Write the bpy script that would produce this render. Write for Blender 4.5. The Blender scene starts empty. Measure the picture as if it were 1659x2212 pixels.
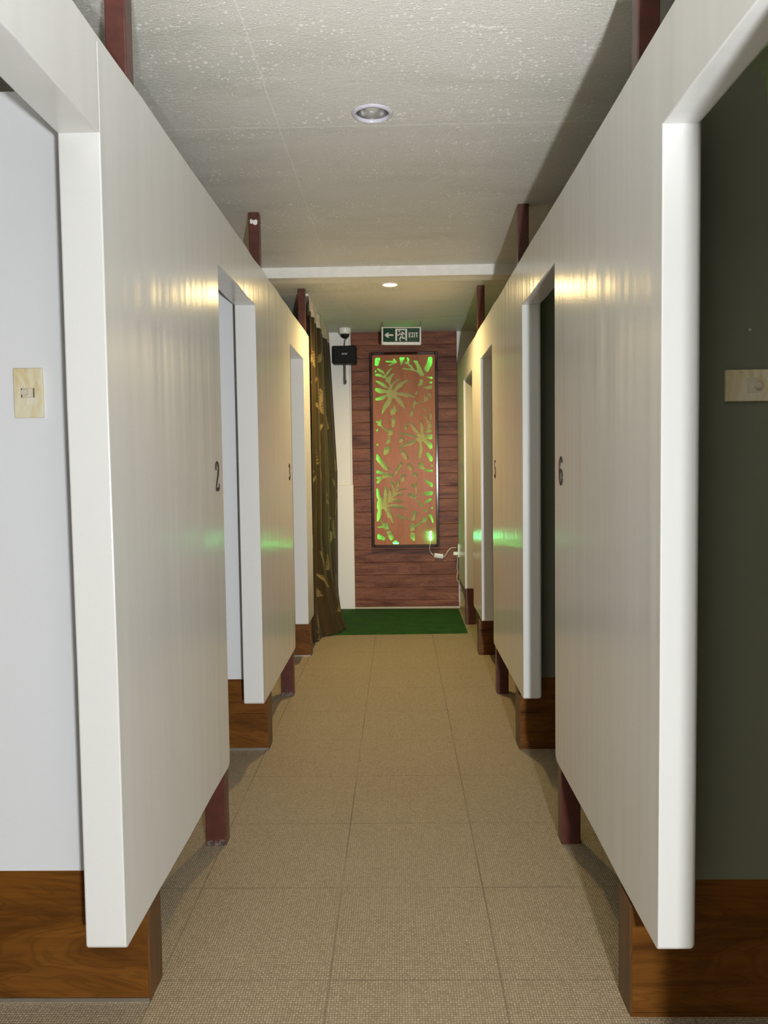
import bpy, bmesh, math, random
from mathutils import Vector, Matrix
random.seed(7)
S = bpy.context.scene
COL = S.collection
# ------------------------------------------------------------------ camera, world, lights, exposure
CAM_H, FOC, IW, IH = 1.363, 1690.0, 1659.0, 2212.0
SHX, SHY = -1.691, 11.069
ROT = Matrix.Rotation(math.radians(1.034), 3, 'Z') @ Matrix.Rotation(math.pi/2 - math.radians(3.1), 3, 'X') @ Matrix.Rotation(-0.0135, 3, 'Z')
cd = bpy.data.cameras.new('camera')
cd.sensor_fit = 'VERTICAL'; cd.sensor_height = 36.0; cd.lens = FOC/IH*36.0
cd.shift_x = SHX/IH; cd.shift_y = -SHY/IH
cd.clip_start = 0.02
co = bpy.data.objects.new('camera', cd); COL.objects.link(co)
co.matrix_world = Matrix.Translation((0, 0, CAM_H)) @ ROT.to_4x4()
S.camera = co

W = bpy.data.worlds.new('world'); S.world = W; W.use_nodes = True
bg = W.node_tree.nodes['Background']
bg.inputs[0].default_value = (0.95, 0.97, 1.0, 1); bg.inputs[1].default_value = 0.12   # dim room behind the corridor

def lamp(name, kind, loc, color, energy, rot=None, falloff=None, **kw):
    l = bpy.data.lights.new(name, kind); l.color = color; l.energy = energy
    for k, v in kw.items(): setattr(l, k, v)
    if falloff:
        l.use_nodes = True; nt = l.node_tree; em = nt.nodes['Emission']
        f = nt.nodes.new('ShaderNodeLightFalloff'); f.inputs['Strength'].default_value = 1.0
        a = nt.nodes.new('ShaderNodeMath'); a.operation = 'MULTIPLY'; a.inputs[1].default_value = falloff[0]
        b = nt.nodes.new('ShaderNodeMath'); b.operation = 'MULTIPLY_ADD'; b.inputs[1].default_value = falloff[1]
        nt.links.new(f.outputs['Linear'], a.inputs[0]); nt.links.new(f.outputs['Constant'], b.inputs[0])
        nt.links.new(a.outputs[0], b.inputs[2]); nt.links.new(b.outputs[0], em.inputs['Strength'])
    o = bpy.data.objects.new(name, l); COL.objects.link(o); o.location = loc
    if rot: o.rotation_euler = rot
    return o
# a bright lamp standing in the corridor behind the camera
lamp('white_lamp', 'POINT', (0.42, -0.72, 1.12), (0.955, 0.985, 1.0), 112.0, falloff=(0.49, 0.064), shadow_soft_size=0.045)
# added fill spot, unseen overhead behind the camera, to brighten the near floor
lamp('floor_fill', 'SPOT', (0.40, -0.7, 2.53), (1.0, 0.93, 0.80), 100.0, spot_size=math.radians(120), spot_blend=0.8, shadow_soft_size=0.05)
# unseen spot added low behind the camera only to lift the corridor ceiling
lamp('ceiling_fill', 'SPOT', (0.36, -1.7, 0.45), (0.97, 0.985, 1.0), 600.0, rot=(math.radians(90+40), 0, math.radians(5)), spot_size=math.radians(40), spot_blend=0.9, shadow_soft_size=0.06)
# the lit downlight near the exit
lamp('downlight_glow', 'SPOT', (-0.042, 5.42, 2.555), (1.0, 0.73, 0.30), 100.0, spot_size=math.radians(165), spot_blend=0.6, shadow_soft_size=0.05)
# green mood lamp inside the right-hand cubicles
lamp('green_mood_lamp', 'POINT', (1.38, 2.55, 2.44), (0.25, 1.0, 0.02), 0.22, shadow_soft_size=0.05)

vs = S.view_settings
S.display_settings.display_device = 'sRGB'
vs.view_transform = 'Standard'; vs.look = 'None'; vs.gamma = 1.0; vs.exposure = 0.0
try: vs.use_curve_mapping = False
except Exception: pass
S.cycles.max_bounces = 8; S.cycles.diffuse_bounces = 6; S.cycles.glossy_bounces = 4
S.cycles.use_denoising = True
S.cycles.sample_clamp_indirect = 4.0

# ------------------------------------------------------------------ helpers
def at(u, v, Y):
    """point of the plane y = Y seen at photo pixel (u, v)"""
    d = ROT @ Vector(((u + SHX - IW/2)/FOC, -(v + SHY - IH/2)/FOC, -1.0))
    return Vector((0, 0, CAM_H)) + d*(Y/d.y)

def wloc(o):
    v = Vector((0, 0, 0))
    while o is not None: v = v + o.location; o = o.parent
    return v

def obj(name, bm, m, parent=None, smooth=False):
    if parent is not None: bmesh.ops.translate(bm, vec=-wloc(parent), verts=bm.verts)
    me = bpy.data.meshes.new(name); bm.to_mesh(me); bm.free()
    return obj_me(name, me, m, parent, smooth)

def obj_me(name, me, m, parent=None, smooth=False):
    if m is not None: me.materials.append(m)
    if smooth:
        for p in me.polygons: p.use_smooth = True
    o = bpy.data.objects.new(name, me); COL.objects.link(o)
    if parent is not None: o.parent = parent
    return o

def tag(o, label, cat, group=None):
    o['label'] = label; o['category'] = cat
    if group: o['group'] = group
    return o
def struct(o): o['kind'] = 'structure'; return o
def thing(name, loc, label, cat, group=None):
    o = bpy.data.objects.new(name, None); o.empty_display_size = 0.05; COL.objects.link(o); o.location = loc
    return tag(o, label, cat, group)

def NB(): return bmesh.new()
def box(bm, x0, x1, y0, y1, z0, z1, bev=0.0, seg=2, rot=None):
    g = bmesh.ops.create_cube(bm, size=1.0)
    vs_ = g['verts']
    bmesh.ops.scale(bm, vec=(x1-x0, y1-y0, z1-z0), verts=vs_)
    if bev > 0:
        es = list({e for v in vs_ for e in v.link_edges})
        r = bmesh.ops.bevel(bm, geom=es, offset=bev, segments=seg, affect='EDGES', profile=0.5)
        vs_ = list({v for f in r['faces'] for v in f.verts} | {v for v in vs_ if v.is_valid})
    if rot is not None: bmesh.ops.rotate(bm, cent=(0, 0, 0), matrix=rot, verts=vs_)
    bmesh.ops.translate(bm, vec=((x0+x1)/2, (y0+y1)/2, (z0+z1)/2), verts=vs_)
    return bm

def lathe(bm, prof, cx, cy, n=48):
    """prof: list of (r, z) in world z, revolved about the vertical through (cx, cy)"""
    rings = []
    for r, z in prof:
        rings.append([bm.verts.new((cx + r*math.cos(2*math.pi*k/n), cy + r*math.sin(2*math.pi*k/n), z)) for k in range(n)])
    for a, b in zip(rings, rings[1:]):
        for k in range(n): bm.faces.new((a[k], a[(k+1) % n], b[(k+1) % n], b[k]))
    bmesh.ops.recalc_face_normals(bm, faces=bm.faces)
    return bm

def catmull(pts, n=6):
    out = []
    P = [pts[0]] + list(pts) + [pts[-1]]
    for i in range(1, len(P)-2):
        p0, p1, p2, p3 = P[i-1], P[i], P[i+1], P[i+2]
        for k in range(n):
            t = k/n
            out.append(tuple(0.5*((2*b) + (c-a)*t + (2*a-5*b+4*c-d)*t*t + (3*b-a-3*c+d)*t**3) for a, b, c, d in zip(p0, p1, p2, p3)))
    out.append(tuple(pts[-1]))
    return out

def tube(bm, pts, r, n=10, sm=6):
    pts = [Vector(p) for p in (catmull(pts, sm) if sm else pts)]
    rings = []; up = Vector((0.13, 0.31, 0.94)).normalized()
    for i, p in enumerate(pts):
        t = (pts[min(i+1, len(pts)-1)] - pts[max(i-1, 0)]).normalized()
        a = t.cross(up).normalized(); b = t.cross(a).normalized()
        rings.append([bm.verts.new(p + a*(r*math.cos(2*math.pi*k/n)) + b*(r*math.sin(2*math.pi*k/n))) for k in range(n)])
    for A, B in zip(rings, rings[1:]):
        for k in range(n): bm.faces.new((A[k], A[(k+1) % n], B[(k+1) % n], B[k]))
    bm.faces.new(rings[0]); bm.faces.new(rings[-1])
    bmesh.ops.recalc_face_normals(bm, faces=bm.faces)
    return bm

def ribbon(bm, pts, O, X, Y, N, th, scale=1.0, sm=6, caps=True):
    """flat stroke of varying width; pts (x, y, w) in the frame O, X, Y, raised th along N"""
    pts = catmull(pts, sm) if sm else pts
    L, R = [], []
    for i, (x, y, w) in enumerate(pts):
        a = pts[max(i-1, 0)]; b = pts[min(i+1, len(pts)-1)]
        dx, dy = b[0]-a[0], b[1]-a[1]; l = math.hypot(dx, dy) or 1
        nx, ny = -dy/l, dx/l
        L.append((x+nx*w/2, y+ny*w/2)); R.append((x-nx*w/2, y-ny*w/2))
    def V(p, h): return bm.verts.new(O + X*(p[0]*scale) + Y*(p[1]*scale) + N*h)
    lt = [V(p, th) for p in L]; rt = [V(p, th) for p in R]; lb = [V(p, 0) for p in L]; rb = [V(p, 0) for p in R]
    fs = []
    for i in range(len(pts)-1):
        fs.append(bm.faces.new((lt[i], lt[i+1], rt[i+1], rt[i])))
        fs.append(bm.faces.new((lb[i], rb[i], rb[i+1], lb[i+1])))
        fs.append(bm.faces.new((lt[i], lb[i], lb[i+1], lt[i+1])))
        fs.append(bm.faces.new((rt[i], rt[i+1], rb[i+1], rb[i])))
    for i in (0, -1): fs.append(bm.faces.new((lt[i], rt[i], rb[i], lb[i])))
    bmesh.ops.recalc_face_normals(bm, faces=fs)
    return bm

def plate(bm, poly, O, X, Y, N, th):
    """solid polygon plate"""
    t = [bm.verts.new(O + X*p[0] + Y*p[1] + N*th) for p in poly]
    b = [bm.verts.new(O + X*p[0] + Y*p[1]) for p in poly]
    fs = [bm.faces.new(t), bm.faces.new(b[::-1])]
    for i in range(len(poly)):
        j = (i+1) % len(poly); fs.append(bm.faces.new((t[i], b[i], b[j], t[j])))
    bmesh.ops.recalc_face_normals(bm, faces=fs)
    return bm

def filled(name, loops, th):
    """mesh of a flat region with holes (first loop outer), in local xy, solid thickness th"""
    cu = bpy.data.curves.new(name + '_outline', 'CURVE'); cu.dimensions = '2D'; cu.fill_mode = 'BOTH'; cu.extrude = th/2
    for lp in loops:
        sp = cu.splines.new('POLY'); sp.points.add(len(lp)-1)
        for p, q in zip(sp.points, lp): p.co = (q[0], q[1], 0, 1)
        sp.use_cyclic_u = True
    o = bpy.data.objects.new(name + '_outline', cu); COL.objects.link(o)
    dg = bpy.context.evaluated_depsgraph_get(); dg.update()
    me = bpy.data.meshes.new_from_object(o.evaluated_get(dg))
    bpy.data.objects.remove(o); bpy.data.curves.remove(cu)
    me.materials.clear(); me.name = name
    return me

# ------------------------------------------------------------------ materials
class NT:
    def __init__(s, name):
        s.m = bpy.data.materials.new(name); s.m.use_nodes = True
        s.t = s.m.node_tree; s.b = s.t.nodes['Principled BSDF']; s.out = s.t.nodes['Material Output']
    def n(s, ty, **kw):
        nd = s.t.nodes.new(ty)
        for k, v in kw.items(): setattr(nd, k, v)
        return nd
    def l(s, a, b): s.t.links.new(a, b)
    def co(s, scale=(1, 1, 1), kind='Object'):
        tc = s.n('ShaderNodeTexCoord'); mp = s.n('ShaderNodeMapping'); mp.inputs['Scale'].default_value = scale
        s.l(tc.outputs[kind], mp.inputs[0]); return mp.outputs[0]
    def noise(s, vec, scale, detail=4, rough=0.55, dist=0.0):
        nd = s.n('ShaderNodeTexNoise'); nd.inputs['Scale'].default_value = scale; nd.inputs['Detail'].default_value = detail
        nd.inputs['Roughness'].default_value = rough; nd.inputs['Distortion'].default_value = dist
        s.l(vec, nd.inputs['Vector']); return nd.outputs['Fac']
    def ramp(s, fac, stops):
        nd = s.n('ShaderNodeValToRGB'); cr = nd.color_ramp
        while len(cr.elements) < len(stops): cr.elements.new(0.5)
        for e, (p, c) in zip(cr.elements, stops): e.position = p; e.color = c if len(c) == 4 else (*c, 1)
        s.l(fac, nd.inputs[0]); return nd.outputs[0]
    def math(s, op, a, b=None, c=None, clamp=False):
        nd = s.n('ShaderNodeMath', operation=op); nd.use_clamp = clamp
        for i, x in enumerate((a, b, c)):
            if x is None: continue
            if isinstance(x, (int, float)): nd.inputs[i].default_value = x
            else: s.l(x, nd.inputs[i])
        return nd.outputs[0]
    def mix(s, fac, a, b, mode='MIX'):
        nd = s.n('ShaderNodeMix', data_type='RGBA', blend_type=mode)
        for i, x in ((0, fac), (6, a), (7, b)):
            if isinstance(x, (int, float)): nd.inputs[i].default_value = x
            elif isinstance(x, tuple): nd.inputs[i].default_value = x if len(x) == 4 else (*x, 1)
            else: s.l(x, nd.inputs[i])
        return nd.outputs[2]
    def base(s, c):
        if isinstance(c, tuple): s.b.inputs['Base Color'].default_value = c if len(c) == 4 else (*c, 1)
        else: s.l(c, s.b.inputs['Base Color'])
    def rough(s, r):
        if isinstance(r, (int, float)): s.b.inputs['Roughness'].default_value = r
        else: s.l(r, s.b.inputs['Roughness'])
    def bump(s, h, strength, dist):
        nd = s.n('ShaderNodeBump'); nd.inputs['Strength'].default_value = strength; nd.inputs['Distance'].default_value = dist
        s.l(h, nd.inputs['Height']); s.l(nd.outputs[0], s.b.inputs['Normal'])

def plain(name, c, rough=0.5, metal=0.0, noise=0.06, nscale=40, bump=0.0):
    t = NT(name); v = t.co(); f = t.noise(v, nscale, 3)
    d = tuple(max(0, x*(1-noise*1.5)) for x in c); e = tuple(min(1, x*(1+noise)) for x in c)
    t.base(t.ramp(f, [(0.3, d), (0.7, e)])); t.rough(rough); t.b.inputs['Metallic'].default_value = metal
    if bump: t.bump(f, bump, 0.002)
    return t.m
def glow(name, c, strength):
    t = NT(name); t.base(c); t.b.inputs['Emission Color'].default_value = (*c, 1); t.b.inputs['Emission Strength'].default_value = strength
    return t.m

def gloss_paint(name, c, rough, streak=0.5):
    t = NT(name); v = t.co((22, 22, 0.9)); a = t.noise(v, 4.0, 5, 0.65)
    v2 = t.co((7, 7, 0.35)); b = t.noise(v2, 1.0, 3, 0.5)
    v3 = t.co(); g = t.noise(v3, 260, 2, 0.5); blob = t.noise(v3, 2.2, 3)
    c0 = tuple(x*0.95 for x in c)
    col = t.mix(t.math('MULTIPLY', b, 1.0, clamp=True), c0, c)
    col = t.mix(t.ramp(blob, [(0.45, (0, 0, 0)), (0.75, (0.35, 0.35, 0.35))]), col, tuple(x*y for x, y in zip(c, (0.97, 0.94, 0.93))))
    v4 = t.n('ShaderNodeTexVoronoi'); v4.inputs['Scale'].default_value = 7.0; t.l(v3, v4.inputs['Vector'])
    chip = t.math('LESS_THAN', v4.outputs['Distance'], 0.022)
    col = t.mix(t.math('MULTIPLY', chip, 0.5), col, (0.9, 0.9, 0.88))
    t.base(col)
    t.rough(t.ramp(a, [(0.3, (rough*0.92,)*3), (0.75, (rough*1.15,)*3)]))
    w = t.noise(t.co((1, 12, 0.9)), 1.0, 1, 0.4)
    h = t.math('ADD', t.math('ADD', t.math('MULTIPLY', a, 0.03*streak), t.math('MULTIPLY', w, 3.4*streak)), t.math('MULTIPLY', g, 0.10))
    t.bump(h, 0.6, 0.0025)
    return t.m

M = {}
M['paint'] = gloss_paint('white gloss paint', (0.785, 0.785, 0.77), 0.19)
M['cubicle'] = gloss_paint('cubicle paint', (0.76, 0.77, 0.79), 0.5, 0.2)
M['shade_wall'] = plain('shade-darkened wall', (0.10, 0.11, 0.07), 0.6)  # unseen right-hand walls, colour darkened to keep the cubicles in shade
M['white_wall'] = gloss_paint('cream wall paint', (0.78, 0.75, 0.68), 0.4, 0.2)

def ceiling_mat():
    t = NT('grey textured ceiling'); v = t.co()
    vw = t.co((0.6, 2.2, 1)); cloud = t.noise(vw, 1.6, 5, 0.6, 0.6); fine = t.noise(t.co((1, 2.2, 1)), 55, 4, 0.7); grit = t.noise(v, 190, 2, 0.6)
    vo = t.n('ShaderNodeTexVoronoi'); vo.inputs['Scale'].default_value = 46; vo.inputs['Randomness'].default_value = 1; t.l(v, vo.inputs['Vector'])
    patch = t.ramp(t.noise(vw, 2.6, 4, 0.65), [(0.36, (0.15,)*3), (0.60, (1, 1, 1))])
    size = t.math('MULTIPLY', t.noise(v, 9, 2), 0.50)
    speck = t.math('LESS_THAN', vo.outputs['Distance'], t.math('MULTIPLY', size, patch))
    vs2 = t.n('ShaderNodeTexVoronoi'); vs2.inputs['Scale'].default_value = 125; t.l(v, vs2.inputs['Vector'])
    speck2 = t.math('MULTIPLY', t.math('LESS_THAN', vs2.outputs['Distance'], t.math('MULTIPLY', t.noise(v, 30, 2), 0.60)), t.ramp(t.noise(vw, 3.0, 5, 0.72), [(0.40, (0, 0, 0)), (0.60, (1, 1, 1))]))
    col = t.ramp(cloud, [(0.28, (0.60, 0.60, 0.545)), (0.5, (0.70, 0.69, 0.635)), (0.72, (0.735, 0.705, 0.675))])
    sp = t.math('MAXIMUM', speck, t.math('MULTIPLY', speck2, 0.8))  # glints of bumps in grazing light, put into the colour as pale specks
    # board joints across the corridor and along it
    sx = t.n('ShaderNodeSeparateXYZ'); t.l(v, sx.inputs[0])
    wob = t.math('MULTIPLY', t.math('SUBTRACT', t.noise(v, 6, 3), 0.5), 0.02)
    def seam(axis, pos, w):
        d = t.math('ABSOLUTE', t.math('SUBTRACT', t.math('ADD', sx.outputs[axis], wob), pos)); return t.math('LESS_THAN', d, w)
    se = t.math('MAXIMUM', seam(1, 2.80, 0.006), t.math('MAXIMUM', seam(0, -0.402, 0.003), seam(1, 4.06, 0.004)))
    col = t.mix(t.math('MULTIPLY', t.math('MAXIMUM', sp, t.math('MULTIPLY', se, 0.45)), 0.9), col, (0.95, 0.93, 0.90))
    t.base(col); t.rough(0.5)
    h = t.math('ADD', t.math('ADD', t.math('MULTIPLY', fine, 0.45), t.math('MULTIPLY', grit, 0.35)), t.math('ADD', t.math('MULTIPLY', sp, 1.4), t.math('MULTIPLY', se, 0.6)))
    t.bump(h, 0.75, 0.005)
    return t.m
M['ceiling'] = ceiling_mat()
M['plaster'] = plain('white beam plaster', (0.80, 0.78, 0.73), 0.5, noise=0.05, nscale=18, bump=0.3)

def carpet_mat():
    t = NT('woven beige vinyl carpet tile'); v = t.co()
    sx = t.n('ShaderNodeSeparateXYZ'); t.l(v, sx.inputs[0])
    wob = t.math('MULTIPLY', t.math('SUBTRACT', t.noise(v, 48, 2), 0.5), 0.85)
    u = t.math('ADD', t.math('DIVIDE', sx.outputs[0], 0.0070), wob); w = t.math('ADD', t.math('DIVIDE', sx.outputs[1], 0.0078), wob)
    fu, fw = t.math('FLOOR', u), t.math('FLOOR', w)
    par = t.math('MODULO', t.math('ABSOLUTE', t.math('ADD', fu, fw)), 2)
    su = t.math('ABSOLUTE', t.math('SINE', t.math('MULTIPLY', u, math.pi))); sw = t.math('ABSOLUTE', t.math('SINE', t.math('MULTIPLY', w, math.pi)))
    cb = t.n('ShaderNodeCombineXYZ'); t.l(fu, cb.inputs[0]); t.l(fw, cb.inputs[1])
    wn = t.n('ShaderNodeTexWhiteNoise', noise_dimensions='2D'); t.l(cb.outputs[0], wn.inputs['Vector'])
    hill = t.math('MULTIPLY', t.math('POWER', su, 0.6), t.math('POWER', sw, 0.6))
    h = t.math('MULTIPLY', hill, t.math('ADD', 0.74, t.math('MULTIPLY', par, 0.26)))
    k = t.math('MULTIPLY', h, t.math('ADD', 0.55, t.math('MULTIPLY', wn.outputs['Value'], 0.6)))
    col = t.ramp(k, [(0.05, (0.17, 0.127, 0.076)), (0.42, (0.38, 0.298, 0.19)), (0.95, (0.64, 0.525, 0.38))])
    big = t.noise(v, 1.3, 4, 0.6)
    col = t.mix(0.35, col, t.mix(big, (0.29, 0.23, 0.145), (0.47, 0.375, 0.25)))
    # tile joints every 0.4525 m
    def seam(axis, off, wd):
        q = t.math('DIVIDE', t.math('SUBTRACT', sx.outputs[axis], off), 0.4535)
        d = t.math('ABSOLUTE', t.math('SUBTRACT', q, t.math('ROUND', q))); return t.math('LESS_THAN', d, wd/0.4535)
    breakup = t.ramp(t.noise(v, 2.3, 3), [(0.35, (0.35,)*3), (0.6, (1, 1, 1))])
    sm = t.math('MULTIPLY', t.math('MAXIMUM', seam(0, -0.199, 0.0014), seam(1, 2.0, 0.0012)), breakup)
    col = t.mix(t.math('MULTIPLY', sm, 0.8), col, (0.07, 0.05, 0.035))
    t.base(col); t.rough(0.62); t.bump(t.math('SUBTRACT', h, sm), 0.6, 0.0022)
    return t.m
M['carpet'] = carpet_mat()

def wood(name, c0, c1, c2, axis, rough, stretch=9.0, scale=5.0, bump=0.1):
    t = NT(name)
    sc = [scale*stretch]*3; sc[axis] = scale*0.55
    v = t.co(tuple(sc)); g = t.noise(v, 1.0, 6, 0.62, 0.35)
    sc2 = [scale*1.6]*3; sc2[axis] = scale*0.28
    b = t.noise(t.co(tuple(sc2)), 1.0, 3, 0.55, 1.6)
    sw = t.math('ADD', t.math('MULTIPLY', b, 0.62), t.math('MULTIPLY', g, 0.4))
    rings = t.math('ABSOLUTE', t.math('SINE', t.math('MULTIPLY', b, 46.0)))
    col = t.ramp(sw, [(0.34, c0), (0.5, c1), (0.68, c2)])
    col = t.mix(t.math('MULTIPLY', t.math('POWER', rings, 6), 0.42), col, c0)
    t.base(col); t.rough(rough); t.bump(g, bump, 0.001)
    return t.m
M['plinth'] = wood('brown wood laminate', (0.075, 0.026, 0.004), (0.150, 0.055, 0.008), (0.22, 0.088, 0.015), 0, 0.38, 12, 4)
M['plinth'].node_tree.nodes['Principled BSDF'].inputs['Specular IOR Level'].default_value = 0.22
M['clad'] = wood('reddish wood cladding', (0.075, 0.024, 0.017), (0.195, 0.073, 0.040), (0.285, 0.120, 0.066), 0, 0.40, 5, 5, 0.2)
M['clad'].node_tree.nodes['Principled BSDF'].inputs['Specular IOR Level'].default_value = 0.12
M['ply'] = wood('brown carved board', (0.31, 0.106, 0.044), (0.39, 0.140, 0.060), (0.43, 0.160, 0.072), 2, 0.33, 8, 3, 0.1)
M['ply'].node_tree.nodes['Principled BSDF'].inputs['Specular IOR Level'].default_value = 0.1
M['frame'] = plain('glossy dark frame', (0.028, 0.010, 0.008), 0.12)
M['steel'] = plain('maroon painted steel', (0.100, 0.031, 0.023), 0.3, noise=0.2, nscale=25, bump=0.2)
M['strip'] = plain('aluminium strip', (0.55, 0.53, 0.5), 0.3, 0.9)
M['backing'] = plain('pale backing board', (0.46, 0.34, 0.14), 0.7)
M['led'] = glow('green led strip', (0.005, 1.0, 0.10), 190.0)
M['led_bright'] = glow('bare green led', (0.10, 1.0, 0.42), 26.0)
M['black'] = plain('black plastic', (0.004, 0.004, 0.005), 0.5)
M['digit'] = plain('dark brown numeral', (0.022, 0.010, 0.008), 0.35)
M['white_plastic'] = plain('white plastic', (0.78, 0.76, 0.72), 0.35)
M['cable'] = plain('cream cable', (0.66, 0.57, 0.45), 0.45)
M['sign_green'] = plain('green sign', (0.002, 0.040, 0.012), 0.07)
M['sign_green'].node_tree.nodes['Principled BSDF'].inputs['Specular IOR Level'].default_value = 0.25
M['sign_white'] = plain('sign white', (0.66, 0.64, 0.56), 0.2)
M['sign_metal'] = plain('sign metal', (0.42, 0.40, 0.36), 0.35, 0.6)
M['wire'] = plain('dark wire', (0.05, 0.035, 0.025), 0.4, 0.5)
M['chrome'] = plain('mirror reflector', (0.78, 0.77, 0.76), 0.22, 1.0, noise=0.05, nscale=90)
M['lilac'] = plain('white enamel ring', (0.62, 0.60, 0.68), 0.25)
M['bulb'] = plain('frosted lamp glass', (0.62, 0.62, 0.60), 0.3, 0.3)
M['lit'] = glow('lit lamp', (1.0, 0.86, 0.50), 14.0)
def dome_mat():
    t = NT('smoked dome'); t.base((0.015, 0.015, 0.015)); t.rough(0.06); return t.m
M['dome'] = dome_mat()
def ivory_mat():
    t = NT('aged ivory plastic'); v = t.co(); f = t.noise(t.co((1, 1, 0.45)), 26, 4, 0.6, 0.8)
    t.base(t.ramp(f, [(0.36, (0.66, 0.52, 0.26)), (0.52, (0.73, 0.66, 0.47)), (0.66, (0.76, 0.73, 0.63))])); t.rough(0.25); return t.m
M['ivory'] = ivory_mat()
M['ivory_plain'] = plain('ivory dimmer', (0.62, 0.56, 0.44), 0.3)
def grass_mat():
    t = NT('green artificial grass'); v = t.co((1, 0.5, 1)); a = t.noise(v, 420, 3, 0.7); b = t.noise(t.co(), 7, 4, 0.6)
    k = t.math('ADD', t.math('MULTIPLY', a, 0.7), t.math('MULTIPLY', b, 0.35))
    t.base(t.ramp(k, [(0.3, (0.003, 0.030, 0.001)), (0.52, (0.012, 0.090, 0.003)), (0.75, (0.04, 0.18, 0.010))])); t.rough(0.85)
    t.bump(a, 0.9, 0.006); return t.m
M['grass'] = grass_mat()
def curtain_mat():
    t = NT('brown curtain fabric'); at_ = t.n('ShaderNodeAttribute'); at_.attribute_name = 'sprig'
    v = t.co((1, 1, 0.25)); f = t.noise(v, 14, 4, 0.6); th = t.noise(t.co(), 380, 2)
    c = t.ramp(f, [(0.3, (0.026, 0.0155, 0.004)), (0.7, (0.060, 0.036, 0.010))])
    c = t.mix(t.math('MULTIPLY', th, 0.25), c, (0.10, 0.063, 0.022))
    c = t.mix(t.math('MULTIPLY', at_.outputs['Fac'], 0.8), c, (0.30, 0.215, 0.08)); t.base(c); t.rough(0.55)
    t.b.inputs['Sheen Weight'].default_value = 0.06
    t.b.inputs['Specular IOR Level'].default_value = 0.2
    t.b.inputs['Alpha'].default_value = 1.0
    t.bump(th, 0.3, 0.001); return t.m
M['curtain'] = curtain_mat()
M['tape'] = plain('cream heading tape', (0.58, 0.50, 0.38), 0.7, noise=0.15, nscale=30)
M['skirting'] = plain('beige tile strip', (0.46, 0.40, 0.29), 0.4)

# ------------------------------------------------------------------ setting
XL, XR = -0.630, 0.553            # corridor faces of the two partitions
ZC1, ZC2 = 2.545, 2.592           # ceiling before / beyond the beam
OUT = 2.4

struct(obj('floor', box(NB(), -OUT-0.1, OUT+0.1, -3.0, 7.6, -0.05, 0.0), M['carpet']))

def circle(cx, cy, r, n=48): return [(cx + r*math.cos(2*math.pi*k/n), cy - r*math.sin(2*math.pi*k/n)) for k in range(n)]
D1, D2 = (-0.073, 2.704), (-0.042, 5.42)
me = filled('ceiling', [[(-OUT-0.1, -3.0), (OUT+0.1, -3.0), (OUT+0.1, 4.8), (-OUT-0.1, 4.8)], circle(*D1, 0.057)], 0.012)
o = struct(obj_me('ceiling', me, M['ceiling'])); o.location.z = ZC1 + 0.006
me = filled('ceiling_rear', [[(-OUT-0.1, 4.8), (OUT+0.1, 4.8), (OUT+0.1, 7.6), (-OUT-0.1, 7.6)], circle(*D2, 0.050)], 0.012)
o = struct(obj_me('ceiling_rear', me, M['ceiling'])); o.location.z = ZC2 + 0.006
struct(obj('light_cover', box(NB(), -OUT-0.2, OUT+0.2, -3.0, 7.7, 2.78, 2.83), M['white_wall']))  # unseen cover added above the ceiling to keep world light out

bm = NB(); box(bm, -OUT, OUT, 4.735, 4.885, 2.484, 2.60, 0.006)
struct(obj('trim_1', bm, M['plaster']))

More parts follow.
